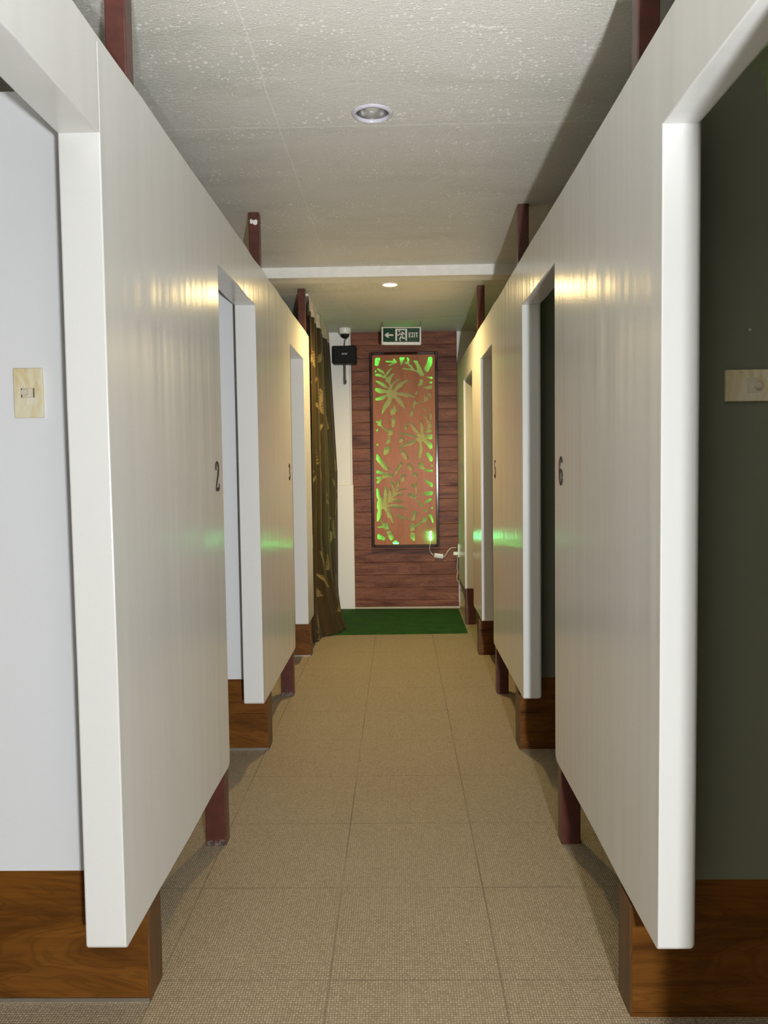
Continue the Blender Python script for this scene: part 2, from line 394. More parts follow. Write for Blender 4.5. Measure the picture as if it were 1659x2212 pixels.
# partitions: one continuous sheet with doorways, hanging clear of the floor
def partition(name, x_face, x_back, y0, y1, zb, zt, doors, zd, back_r):
    rnd = random.Random(len(name)*3)
    poly = []
    def arc(cx, cz, r, a0, a1, n=5):
        for k in range(n+1):
            a = a0 + (a1-a0)*k/n; poly.append((cx + r*math.cos(a), cz + r*math.sin(a)))
    r = 0.028; q = math.pi/2
    edges = [y0] + [v for d in doors for v in d] + [y1]
    for i in range(0, len(edges), 2):
        a, b = edges[i], edges[i+1]
        arc(a + r*0.5, zb + r*0.5, r*0.5, 2*q, 3*q); n = max(1, int((b-a)/0.25))
        for k in range(1, n): poly.append((a + (b-a)*k/n, zb + rnd.uniform(-0.003, 0.003)))
        arc(b - r, zb + r, r, 3*q, 4*q)
        if i+2 < len(edges):
            poly.append((b + rnd.uniform(-.002, .002), 0.9)); poly.append((b + rnd.uniform(-.002, .002), 1.5))
            poly.append((b, zd)); c = edges[i+2]
            for k in range(1, 4): poly.append((b + (c-b)*k/4, zd + rnd.uniform(-.003, .003)))
            poly.append((c, zd)); poly.append((c + rnd.uniform(-.003, .003), 1.5)); poly.append((c + rnd.uniform(-.003, .003), 0.9))
    n = int((y1-y0)/0.21)
    for k in range(n+1): poly.append((y1 + (y0-y1)*k/n, zt + (rnd.uniform(-.0045, .0045) if 0 < k < n else 0)))
    bm = NB()
    fv = [bm.verts.new((x_face, p[0], p[1])) for p in poly]; bv = [bm.verts.new((x_back, p[0], p[1])) for p in poly]
    bm.faces.new(fv); bm.faces.new(bv[::-1])
    N_ = len(poly)
    for i in range(N_): bm.faces.new((fv[i], bv[i], bv[(i+1) % N_], fv[(i+1) % N_]))
    bmesh.ops.recalc_face_normals(bm, faces=bm.faces)
    bm.edges.ensure_lookup_table()
    fs, bs = set(fv), set(bv)
    be = [e for e in bm.edges if e.verts[0] in bs and e.verts[1] in bs]
    fe = [e for e in bm.edges if e.verts[0] in fs and e.verts[1] in fs]
    bmesh.ops.bevel(bm, geom=fe, offset=0.003, segments=2, affect='EDGES', profile=0.5, clamp_overlap=True)
    be = [e for e in be if e.is_valid]
    bmesh.ops.bevel(bm, geom=be, offset=back_r, segments=7 if back_r > .01 else 2, affect='EDGES', profile=0.5, clamp_overlap=True)
    bmesh.ops.triangulate(bm, faces=[f for f in bm.faces if len(f.verts) > 4])
    o = struct(obj(name, bm, M['paint']))
    me = o.data
    for p in me.polygons: p.use_smooth = True
    me.set_sharp_from_angle(angle=math.radians(16))
    return o
DL = [(0.985, 1.705), (2.80, 3.522), (4.632, 5.31)]
DR = [(0.935, 1.662), (2.78, 3.497), (4.61, 5.262), (5.845, 6.60)]
partition('wall_left', XL, XL-0.092, -1.2, 5.655, 0.272, 2.287, DL, 2.081, 0.004)
partition('wall_right', XR, XR+0.084, -1.2, 7.33, 0.293, 2.264, DR, 2.056, 0.042)

# joint ridge where the header meets the first left panel
struct(obj('trim_3', box(NB(), XL-0.002, XL+0.0008, 1.704, 1.707, 2.083, 2.270, 0.0006, 1), M['paint']))
# outer shell of the cubicle rows
struct(obj('wall_left_outer', box(NB(), -OUT-0.1, -OUT, -1.3, 7.6, 0, 2.7), M['cubicle']))
struct(obj('wall_right_outer', box(NB(), OUT, OUT+0.1, -1.3, 7.6, 0, 2.7), M['shade_wall']))
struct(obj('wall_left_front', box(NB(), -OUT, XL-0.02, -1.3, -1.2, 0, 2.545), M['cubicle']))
struct(obj('wall_right_front', box(NB(), XR+0.02, OUT, -1.3, -1.2, 0, 2.545), M['shade_wall']))
struct(obj('wall_back', box(NB(), -OUT, OUT, 7.375, 7.5, 0, 2.6), M['white_wall']))

# plank-clad end wall
bm = NB(); z = 2.592; ph = 0.1196
while z > 0.02:
    z0 = max(0.018, z-ph); box(bm, -0.430, 0.556, 7.35, 7.375, z0+0.0012, z-0.0012, 0.003, 1); z -= ph
box(bm, -0.430, 0.556, 7.362, 7.375, 0.018, 2.592)
struct(obj('wall_end', bm, M['clad']))
struct(obj('baseboard_end', box(NB(), -0.43, 0.70, 7.335, 7.375, 0, 0.018, 0.003), M['skirting']))
# white pilaster beside the cladding, wider below
bm = NB(); box(bm, -0.75, -0.444, 7.33, 7.375, 1.175, 2.592, 0.003); box(bm, -0.75, -0.424, 7.318, 7.375, 0, 1.175, 0.004)
struct(obj('trim_2', bm, M['white_wall']))

# ------------------------------------------------------------------ cubicle dividers with wood plinths
def divider(side, y, label, xface, ztop, seam, curved=False):
    s = -1 if side == 'left' else 1
    t = thing('cubicle_divider', (s*0.9, y, 0), label, 'divider', 'cubicle dividers on the %s' % side)
    xi = (XL-0.092-0.001) if s < 0 else (XR+0.084+0.001)
    zt = 0.346
    # panel
    if curved:
        poly = [(xi, zt), (OUT-0.01, zt), (OUT-0.01, 1.45), (1.15, 1.50), (0.93, 1.70), (0.886, 1.90), (0.868, 2.07), (0.858, 2.20), (0.852, 2.236), (0.836, 2.254), (xi, 2.257)]
    else:
        poly = [(xi, zt), (s*(OUT-0.01), zt), (s*(OUT-0.01), ztop), (xi, ztop)]
    bm = plate(NB(), poly, Vector((0, y, 0)), Vector((1, 0, 0)), Vector((0, 0, 1)), Vector((0, 1, 0)), 0.075)
    obj('panel', bm, M['cubicle'] if s < 0 else M['cubicle_shade'], t)
    # plinth boards: L shaped so that the front end passes under the hanging partition
    zlo = 0.262 if s < 0 else 0.283
    def board(z0, z1, y0, y1, nm):
        bm = NB(); a = xface + s*0.006
        if z1 > zlo:
            pl = [(a, z0), (s*(OUT-0.02), z0), (s*(OUT-0.02), z1), (xi, z1), (xi, zlo), (a, zlo)]
        else:
            pl = [(a, z0), (s*(OUT-0.02), z0), (s*(OUT-0.02), z1), (a, z1)]
        plate(bm, pl, Vector((0, y0, 0)), Vector((1, 0, 0)), Vector((0, 0, 1)), Vector((0, 1, 0)), y1-y0)
        obj(nm, bm, M['plinth'], t)
    zs = 0.178
    if seam:
        board(0.012, zs-0.001, y, y+0.018, 'plinth_board'); board(zs+0.001, zt, y, y+0.018, 'plinth_board')
    else:
        board(0.012, zt, y, y+0.018, 'plinth_board')
    board(0.012, zt, y+0.080, y+0.098, 'plinth_board')
    obj('plinth_end', box(NB(), min(xface, xface+s*0.012), max(xface, xface+s*0.012), y+0.001, y+0.099, 0.004, zlo, 0.0015, 1), wood_end, t)
    obj('metal_strip', box(NB(), min(xface+s*0.004, s*(OUT-0.02)), max(xface+s*0.004, s*(OUT-0.02)), y-0.001, y+0.096, 0.0, 0.011), M['strip'] if s < 0 else M['plinth'], t)
    return t
wood_end = wood('brown laminate end', (0.055, 0.022, 0.006), (0.105, 0.043, 0.011), (0.15, 0.066, 0.018), 2, 0.4, 12, 4)
divider('left', 1.916, 'white cubicle divider with tall wood plinth carrying the yellowed dimmer switch', -0.648, 2.27, False)
divider('left', 3.683, 'white cubicle divider on a seamed wood plinth behind the doorway marked 2', -0.637, 2.27, True)
divider('left', 5.517, 'cubicle divider on a wood plinth behind doorway 3, beside the brown curtain', -0.638, 2.27, True)
M['cubicle_shade'] = gloss_paint('shade-darkened cubicle paint', (0.19, 0.195, 0.14), 0.5, 0.2)  # right-hand dividers: their shade is put into this darkened colour
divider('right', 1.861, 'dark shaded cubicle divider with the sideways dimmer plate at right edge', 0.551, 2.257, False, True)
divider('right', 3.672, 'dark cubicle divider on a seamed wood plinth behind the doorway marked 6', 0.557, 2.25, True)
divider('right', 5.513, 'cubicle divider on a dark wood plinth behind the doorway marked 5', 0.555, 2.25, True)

# ------------------------------------------------------------------ steel posts
def steel(name, x0, x1, y0, y1, z0, z1, label, extra=None):
    t = thing(name, ((x0+x1)/2, (y0+y1)/2, z0), label, 'post', 'maroon steel posts')
    obj('tube', box(NB(), x0, x1, y0, y1, z0, z1, 0.0035, 2), M['steel'], t)
    if extra: extra(t)
    return t
def plaster_patch(t):
    bm = NB(); P = [(-.677, 2.506), (-.672, 2.514), (-.667, 2.508), (-.655, 2.507), (-.648, 2.511), (-.641, 2.503), (-.643, 2.489), (-.652, 2.484), (-.662, 2.488), (-.664, 2.495), (-.670, 2.490), (-.676, 2.493)]
    plate(bm, P, Vector((0, 3.697, 0)), Vector((1, 0, 0)), Vector((0, 0, 1)), Vector((0, 1, 0)), 0.004)
    o = obj('plaster_patch', bm, M['plaster'], t); o['label'] = 'white plaster patch on the post'
def rusty_foot(x0, x1, y):
    def f(t):
        bm = NB(); rnd = random.Random(3)
        n = 14; top = [(x0 + (x1-x0)*k/n, 0.012 + rnd.random()*0.016) for k in range(n+1)]
        plate(bm, [(x1, 0.001), (x0, 0.001)] + top, Vector((0, y-0.0012, 0)), Vector((1, 0, 0)), Vector((0, 0, 1)), Vector((0, 1, 0)), 0.003)
        obj('chipped_foot', bm, M['rust'], t)
    return f
M['rust'] = plain('chipped grey paint', (0.16, 0.12, 0.10), 0.4, 0.2, noise=0.7, nscale=120, bump=0.8)
steel('steel_post', XL-0.055, XL-0.005, 1.905, 1.957, 2.28, ZC1, 'maroon steel post on the left partition top nearest the camera')
steel('steel_post', XL-0.055, XL-0.005, 3.70, 3.75, 2.28, ZC1, 'maroon steel post with white plaster patch at its top', plaster_patch)
steel('steel_post', XL-0.055, XL-0.005, 5.50, 5.55, 2.28, ZC2, 'maroon steel post on the left partition beside the curtain top')
steel('steel_post', XR+0.013, XR+0.065, 1.875, 1.925, 2.257, ZC1, 'maroon steel post on the right partition top nearest the camera')
steel('steel_post', XR+0.008, XR+0.058, 3.655, 3.705, 2.257, ZC1, 'maroon steel post on the right partition in front of the beam')
steel('steel_post', XR+0.008, XR+0.058, 5.49, 5.54, 2.257, ZC2, 'maroon steel post on the right partition beyond the beam')
steel('steel_post', -0.710, XL-0.006, 2.735, 2.795, 0, 0.285, 'maroon steel foot with chipped paint under the partition by number 2', rusty_foot(-0.708, -0.638, 2.735))
steel('steel_post', -0.712, XL-0.006, 4.556, 4.62, 0, 0.285, 'maroon steel foot under the left partition below number 3', rusty_foot(-0.710, -0.638, 4.556))
steel('steel_post', XR+0.012, 0.634, 2.735, 2.795, 0, 0.305, 'maroon steel foot under the right partition below number 6')
steel('steel_post', XR+0.012, 0.636, 4.570, 4.63, 0, 0.305, 'maroon steel foot under the right partition below number 5')
steel('steel_post', XR+0.002, 0.637, 6.575, 6.64, 0, 0.305, 'dark maroon steel foot beside the green mat')

# ------------------------------------------------------------------ door numbers
DIG = {
 '2': [[(.10, .70, .13), (.11, .82, .12), (.19, .94, .06), (.30, .965, .06), (.42, .88, .13), (.46, .74, .15), (.41, .57, .13), (.28, .37, .09), (.14, .19, .06), (.07, .06, .05)],
       [(.05, .055, .11), (.28, .055, .12), (.50, .06, .12)], [(.50, .06, .10), (.525, .16, .05), (.535, .24, .03)]],
 '3': [[(.10, .76, .14), (.13, .89, .07), (.28, .965, .06), (.42, .87, .12), (.45, .74, .13), (.37, .59, .07), (.22, .53, .045)],
       [(.22, .535, .045), (.38, .48, .07), (.48, .31, .14), (.44, .13, .12), (.28, .035, .06), (.13, .09, .07), (.09, .22, .14)]],
 '5': [[(.13, .94, .10), (.30, .925, .11), (.47, .96, .09)], [(.15, .93, .035), (.12, .54, .035)],
       [(.12, .54, .04), (.26, .62, .06), (.42, .50, .12), (.46, .30, .15), (.38, .10, .09), (.24, .035, .06), (.11, .09, .08), (.08, .21, .14)]],
 '6': [[(.46, .79, .12), (.41, .92, .06), (.28, .97, .06), (.14, .84, .11), (.08, .6, .15), (.08, .38, .15), (.13, .14, .11), (.26, .035, .06), (.42, .13, .11), (.47, .30, .14), (.42, .47, .10), (.30, .55, .05), (.16, .46, .05)]],
 '4': [[(.36, .96, .04), (.05, .31, .05)], [(.03, .29, .06), (.55, .29, .06)], [(.38, .99, .12), (.38, .01, .12)]],
}
def number(d, side, y, z0, h, label):
    s = -1 if side == 'left' else 1
    x = XL + 0.0003 if s < 0 else XR - 0.0003
    X = Vector((0, -s, 0)); O = Vector((x, y + s*0.27*h, z0))
    bm = NB()
    for st in DIG[d]: ribbon(bm, st, O, X, Vector((0, 0, 1)), Vector((-s, 0, 0)), 0.0022, h, sm=0 if d == '4' else 6)
    bmesh.ops.translate(bm, vec=-O, verts=bm.verts)
    o = obj('door_number', bm, M['digit']); o.location = O
    tag(o, label, 'number', 'door numbers')
number('2', 'left', 2.706, 1.279, 0.104, 'dark numeral 2 on the left partition beside its doorway')
number('3', 'left', 4.512, 1.279, 0.098, 'dark numeral 3 on the left partition beside its doorway')
number('6', 'right', 2.674, 1.283, 0.100, 'dark numeral 6 on the right partition beside its doorway')
number('5', 'right', 4.49, 1.275, 0.104, 'dark numeral 5 on the right partition beside its doorway')
number('4', 'right', 6.75, 1.29, 0.09, 'dark numeral 4 on the far end of the right partition')

# ------------------------------------------------------------------ dimmer switches
def dimmer(cx, cz, y, w, h, label, vertical, knob):
    t = thing('dimmer_switch', (cx, y, cz), label, 'light switch')
    obj('plate', box(NB(), cx-w/2, cx+w/2, y-0.010, y-0.0003, cz-h/2, cz+h/2, 0.003, 3), M['ivory'], t)
    if vertical:
        obj('module', box(NB(), cx-0.0165, cx+0.0165, y-0.0112, y-0.006, cz-0.0115, cz+0.0115, 0.001, 1), M['ivory_plain'], t)
        for dx in (-0.0148, 0.0148):
            obj('clip_slot', box(NB(), cx+dx-0.0014, cx+dx+0.0014, y-0.0116, y-0.008, cz-0.0112, cz+0.0112), M['slot'], t)
    else:
        obj('module', box(NB(), cx-0.012, cx+0.012, y-0.0112, y-0.006, cz-0.017, cz+0.017, 0.001, 1), M['ivory_plain'], t)
    kx, kz = knob
    bm = NB(); g = bmesh.ops.create_cone(bm, cap_ends=True, segments=32, radius1=0.0085, radius2=0.0078, depth=0.012)
    bmesh.ops.rotate(bm, cent=(0, 0, 0), matrix=Matrix.Rotation(math.pi/2, 3, 'X'), verts=bm.verts)
    bmesh.ops.bevel(bm, geom=[e for e in bm.edges if len(e.link_faces) == 2 and e.calc_face_angle(0) > 1], offset=0.001, segments=2, affect='EDGES')
    bmesh.ops.translate(bm, vec=(kx, y-0.016, kz), verts=bm.verts)
    obj('knob', bm, M['ivory_plain'], t)
M['slot'] = plain('dark slot', (0.10, 0.08, 0.06), 0.5)
dimmer(-0.9015, 1.549, 1.916, 0.072, 0.121, 'yellowed ivory dimmer switch on the white divider at left', True, (-0.9065, 1.550))
dimmer(0.826, 1.536, 1.861, 0.121, 0.074, 'ivory dimmer switch mounted sideways on the dark divider at right', False, (0.838, 1.535))

# ------------------------------------------------------------------ downlights
def downlight(c, zc, r, label, lit):
    t = thing('downlight', (c[0], c[1], zc), label, 'ceiling light', 'recessed downlights')
    ri = r*0.78
    obj('ring', lathe(NB(), [(ri, zc+0.004), (ri+0.001, zc-0.003), (ri+0.003, zc-0.007), (r-0.008, zc-0.006), (r-0.002, zc-0.003), (r, zc-0.0002), (r-0.004, zc+0.0002)], *c), M['lilac'] if not lit else M['white_plastic'], t, True)
    obj('reflector', lathe(NB(), [(ri+0.001, zc-0.002), (ri*0.98, zc+0.015), (ri*0.9, zc+0.045), (ri*0.72, zc+0.08), (ri*0.45, zc+0.105), (0.001, zc+0.115)], *c), M['chrome'], t, True)
    if lit:
        obj('lamp', lathe(NB(), [(0.001, zc-0.0015), (ri*0.6, zc-0.001), (ri*0.97, zc+0.003)], *c), M['lit'], t, True)
    else:
        b = lathe(NB(), [(0.001, zc+0.008), (ri*0.30, zc+0.0105), (ri*0.52, zc+0.018), (ri*0.66, zc+0.03), (ri*0.70, zc+0.042), (ri*0.62, zc+0.06), (ri*0.4, zc+0.085), (ri*0.3, zc+0.11)], *c)
        obj('bulb', b, M['bulb'], t, True)
downlight(D1, ZC1, 0.0705, 'unlit recessed downlight with mirrored bulb nearest the camera', False)
downlight(D2, ZC2, 0.062, 'glowing warm recessed downlight beyond the white beam', True)

# ------------------------------------------------------------------ exit sign
SY = 6.80
def sp(cx, cy, y=SY): return at(810 + cx/15.08, 690 + cy/15.08, y)
t = thing('exit_sign', tuple(sp(860, 550)), 'green hanging exit sign with arrow and running figure', 'sign')
X_, Z_, N_ = Vector((1, 0, 0)), Vector((0, 0, 1)), Vector((0, -1, 0))
X_ = (sp(1440, 500) - sp(280, 500)).normalized()
Z_ = (sp(860, 300) - sp(860, 700)).normalized()
N_ = Z_.cross(X_).normalized()*1.0
if N_.y > 0: N_ = -N_
SO = sp(270, 830); KX = (sp(1450, 830)-SO).length/1180.0; KZ = (sp(270, 250)-SO).length/580.0
def sl(cx, cy): return ((cx-270)*KX, (830-cy)*KZ)
def quad(x0, y0, x1, y1): return [sl(x0, y1), sl(x1, y1), sl(x1, y0), sl(x0, y0)]
def sgn(nm, polys, m, h0, h1, parent):
    bm = NB()
    for p in polys: plate(bm, p, SO + N_*h0, X_, Z_, N_, h1-h0)
    return obj(nm, bm, m, parent)
pan = sgn('panel', [quad(270, 285, 1448, 740)], M['sign_green'], -0.004, 0.004, t)
sgn('edge_strip', [quad(268, 252, 1448, 284)], M['sign_white'], -0.006, 0.006, t)
sgn('light_box', [quad(268, 741, 1450, 832)], M['sign_lit'] if 'sign_lit' in M else M['white_plastic'], -0.02, 0.012, t)
sgn('end_cap', [quad(215, 250, 266, 832)], M['sign_metal'], -0.02, 0.012, t)
sgn('end_cap', [quad(1452, 250, 1500, 832)], M['sign_metal'], -0.02, 0.012, t)
H0, H1 = 0.0041, 0.0048
sgn('arrow', [[sl(310, 515), sl(400, 438), sl(470, 438), sl(418, 488), sl(600, 488), sl(600, 540), sl(418, 540), sl(470, 595), sl(400, 595)]], M['sign_white'], H0, H1, pan)
sgn('doorway', [quad(662, 308, 1045, 352), quad(662, 352, 724, 700), quad(984, 352, 1045, 585), [sl(1010, 585), sl(1045, 585), sl(1045, 700), sl(1005, 695), sl(980, 660), sl(1005, 630)]], M['sign_white'], H0, H1, pan)
bm = NB()
def rs(pts, sm=6): ribbon(bm, [(*sl(x, y), w*KX) for x, y, w in pts], SO + N_*H0, X_, Z_, N_, H1-H0, 1.0, sm)
hd = [(*sl(790 + 27*math.cos(a), 390 + 27*math.sin(a)),) for a in [2*math.pi*k/20 for k in range(20)]]
plate(bm, hd, SO + N_*H0, X_, Z_, N_, H1-H0)
rs([(840, 430, 50), (870, 480, 62), (872, 545, 60)])                       # torso
rs([(845, 440, 40), (800, 480, 38), (770, 510, 34), (728, 508, 30)])         # front arm
rs([(850, 432, 44), (905, 432, 42), (930, 455, 38), (950, 495, 34)])         # rear arm
rs([(868, 530, 56), (840, 590, 46), (795, 655, 42)])                         # standing leg
rs([(880, 530, 56), (905, 600, 44), (925, 615, 42), (990, 608, 38)])         # trailing leg
rs([(795, 690, 26), (845, 695, 22)], 0)
obj('running_figure', bm, M['sign_white'], pan)
def letter(ch, polys): sgn('letter', polys, M['sign_white'], H0, H1, pan)
letter('E', [quad(1098, 428, 1126, 585), quad(1126, 428, 1165, 452), quad(1126, 495, 1160, 518), quad(1126, 562, 1165, 585)])
letter('X', [[sl(1180, 428), sl(1208, 428), sl(1252, 585), sl(1224, 585)], [sl(1224, 428), sl(1252, 428), sl(1208, 585), sl(1180, 585)]])
letter('I', [quad(1274, 428, 1300, 585)])
letter('T', [quad(1322, 428, 1392, 454), quad(1344, 454, 1372, 585)])
bm = NB()
for cx0, cx1 in ((240, 208), (1470, 1478)):
    a, b = sp(cx0, 250), sp(cx1, 30); a.y = b.y = SY; b.z = ZC2 - 0.001
    bmh = NB()
    tube(bmh, [b, b*0.45 + a*0.55 + Vector((0.004, 0, 0)), a*0.62 + b*0.38 + Vector((-0.004, 0, 0.0))], 0.0016, 8)
    rr = a*0.8 + b*0.2
    tube(bmh, [rr + Vector((0.007*math.cos(q), 0, 0.012*math.sin(q))) for q in [2*math.pi*k/16 for k in range(17)]], 0.0014, 6, 0)
    obj('hanging_hook', bmh, M['wire'], t)
bm.free()

# ------------------------------------------------------------------ dome camera, speaker and its cable
c = at(745, 712, 7.12); cx, cy = c.x, 7.12
t = thing('security_camera', (cx, cy, ZC2), 'small white dome security camera on the ceiling', 'camera')
obj('housing', lathe(NB(), [(0.001, ZC2), (0.056, ZC2), (0.057, ZC2-0.012), (0.054, ZC2-0.040), (0.047, ZC2-0.052), (0.041, ZC2-0.053)], cx, cy), M['white_plastic'], t, True)
obj('dome', lathe(NB(), [(0.042, ZC2-0.051)] + [(0.041*math.cos(a), ZC2-0.052-0.040*math.sin(a)) for a in [math.pi/2*k/8 for k in range(8)]] + [(0.0005, ZC2-0.092)], cx, cy), M['dome'], t, True)
a, b = at(721, 747, 7.17), at(770, 785, 7.17)
x0, x1, z1, z0 = a.x-0.015, b.x, a.z, b.z
t = thing('wall_speaker', ((x0+x1)/2, 7.25, (z0+z1)/2), 'black wall speaker beside the curtain, above the bracket', 'speaker')
obj('cabinet', box(NB(), x0, x1, 7.17, 7.30, z0, z1, 0.014, 4), M['black'], t)
obj('grille', box(NB(), x0+0.008, x1-0.008, 7.166, 7.172, z0+0.008, z1-0.008, 0.002, 1), plain('speaker grille', (0.0035, 0.0035, 0.004), 0.8, noise=0.5, nscale=600, bump=0.6), t)
obj('bracket', box(NB(), -0.492, -0.474, 7.235, 7.262, 2.105, z0+0.004, 0.002, 1), M['wire'], t)
obj('wall_mount', box(NB(), -0.494, -0.472, 7.255, 7.331, 2.12, 2.15, 0.002, 1), M['wire'], t)
# badge lettering on the grille
fc = bpy.data.curves.new('badge_text', 'FONT'); fc.body = 'BOSE'; fc.size = 0.021; fc.shear = 0.35; fc.extrude = 0.0006; fc.align_x = 'CENTER'; fc.space_character = 1.05
fo = bpy.data.objects.new('badge_text', fc); COL.objects.link(fo)
dg = bpy.context.evaluated_depsgraph_get(); dg.update()
bme = bpy.data.meshes.new_from_object(fo.evaluated_get(dg)); bpy.data.objects.remove(fo); bpy.data.curves.remove(fc)
bc = at(743.5, 764, 7.165)
bme.transform(Matrix.Translation(Vector((bc.x, 7.1655, bc.z-0.008)) - wloc(t)) @ Matrix.Rotation(math.pi/2, 4, 'X'))
bme.materials.clear(); bo = obj_me('badge', bme, M['strip'], t)
# thin cable from camera down to the speaker
o = obj('speaker_cable', tube(NB(), [(cx+0.01, cy+0.03, ZC2-0.053), (cx+0.012, 7.16, ZC2-0.085), (cx-0.004, 7.185, z1+0.05), (cx-0.012, 7.2, z1-0.002)], 0.003, 8), M['black'])
tag(o, 'thin black cable running between dome camera and black speaker', 'cable')

# ------------------------------------------------------------------ curtain
def curtain():
    NS, NTT = 170, 330
    y0, y1 = 5.69, 7.27
    z1 = ZC2 - 0.012
    rnd = random.Random(11)
    # embroidered sprigs in fabric coordinates (metres across, metres down)
    segs = []
    for i in range(64):
        sx, sy = rnd.uniform(0.0, 1.7), 0.25 + 2.3*(i + rnd.random())/64
        ang = rnd.uniform(0.9, 2.2); ln = rnd.uniform(0.10, 0.17); curv = rnd.uniform(-7, 7); px, py = sx, sy; n = 7
        for k in range(n):
            nx, ny = px + math.cos(ang)*ln/n*1.3, py + math.sin(ang)*ln/n
            for sg in (-1, 1):
                la = ang + sg*0.85; ll = 0.026*(1-0.5*abs(k/n-0.4))
                segs.append((nx, ny, nx + math.cos(la+math.pi*0)*ll*1.5, ny - abs(math.sin(la))*ll))
            segs.append((px, py, nx, ny)); ang += curv*ln/n; px, py = nx, ny
    grid = {}
    for sgm in segs:
        for gx in range(int(min(sgm[0], sgm[2])*20)-1, int(max(sgm[0], sgm[2])*20)+2):
            for gy in range(int(min(sgm[1], sgm[3])*20)-1, int(max(sgm[1], sgm[3])*20)+2): grid.setdefault((gx, gy), []).append(sgm)
    def motif(a, b):
        best = 1.0
        for (ax, ay, bx, by) in grid.get((int(a*20), int(b*20)), ()):
            dx, dy = bx-ax, by-ay; L = dx*dx+dy*dy or 1e-9
            u = max(0, min(1, ((a-ax)*dx+(b-ay)*dy)/L)); d = math.hypot(a-ax-u*dx, b-ay-u*dy); best = min(best, d)
        return max(0.0, min(1.0, 1.6 - best/0.0045))
    def fold(s, t):
        k = 2*math.pi
        return (math.sin(k*(6.6*s + 0.12*t + 0.1)) + 0.35*math.sin(k*(13.7*s + 0.2) + 1.1*t) + 0.5*math.sin(k*2.6*s + 1.6*t))
    def pos(s, t):
        e = t**1.6
        y = (1-e)*(y0 + (y1-y0)*s) + e*(5.80 + 1.38*s)
        amp = 0.034*(1-e) + 0.030*e
        bx = -0.645 - 0.045*e*(1-s)
        # the gathered hem swings out into the corridor
        sm = min(1.0, max(0.0, s-0.12)/0.25); sm = sm*sm*(3-2*sm)
        bulge = 0.165*max(0.0, (t-0.70)/0.30)**1.5*sm*math.exp(-((s-0.42)/0.24)**2) + 0.075*min(1.0, t/0.5)*s
        x = bx + bulge + amp*fold(s, t)*0.55
        if t > 0.9: x += 0.03*((t-0.9)/0.1)**1.5*(0.6 + 0.4*math.sin(9*s))
        z = z1*(1-t) + 0.012*t
        return x, y, z
    vs_, fs_, wts = [], [], []
    for j in range(NTT+1):
        t_ = j/NTT
        for i in range(NS+1):
            s_ = i/NS; vs_.append(pos(s_, t_)); wts.append(motif(s_*1.58, t_*2.58) if t_ > 0.05 else 0)
    for j in range(NTT):
        for i in range(NS):
            a = j*(NS+1)+i; fs_.append((a, a+1, a+NS+2, a+NS+1))
    root = thing('curtain', (-0.64, 6.48, 0.0), 'brown sprig-patterned curtain hanging from ceiling to floor', 'curtain')
    jt = 14                                                         # rows of heading tape at the top
    def part(nm, rows, m, off=0.0):
        keep = [(j*(NS+1)+i) for j in rows for i in range(NS+1)]
        idx = {k: n for n, k in enumerate(keep)}
        V = [Vector(vs_[k]) - root.location + Vector((off, 0, 0)) for k in keep]
        F = [tuple(idx[v] for v in f) for f in fs_ if all(v in idx for v in f)]
        me = bpy.data.meshes.new(nm); me.from_pydata(V, [], F); me.update()
        at_ = me.attributes.new('sprig', 'FLOAT', 'POINT')
        for n, k in enumerate(keep): at_.data[n].value = wts[k]
        o = obj_me(nm, me, m, root, True)
        md = o.modifiers.new('cloth_thickness', 'SOLIDIFY'); md.thickness = 0.003
        return o
    part('fabric', range(jt, NTT+1), M['curtain'])
    part('heading_tape', range(0, jt+1), M['tape'])
    rail = NB(); box(rail, -0.66, -0.63, y0-0.02, y1+0.02, ZC2-0.014, ZC2-0.0005, 0.002, 1)
    obj('rail', rail, M['white_plastic'], root)
curtain()

# ------------------------------------------------------------------ mat
bm = NB()
plate(bm, [(-0.584, 6.205), (0.540, 6.226), (0.543, 7.255), (-0.56, 7.30)], Vector((0, 0, 0.0005)), Vector((1, 0, 0)), Vector((0, 1, 0)), Vector((0, 0, 1)), 0.009)
o = obj('grass_mat', bm, M['grass']); tag(o, 'green artificial grass mat at the end of the corridor', 'mat')

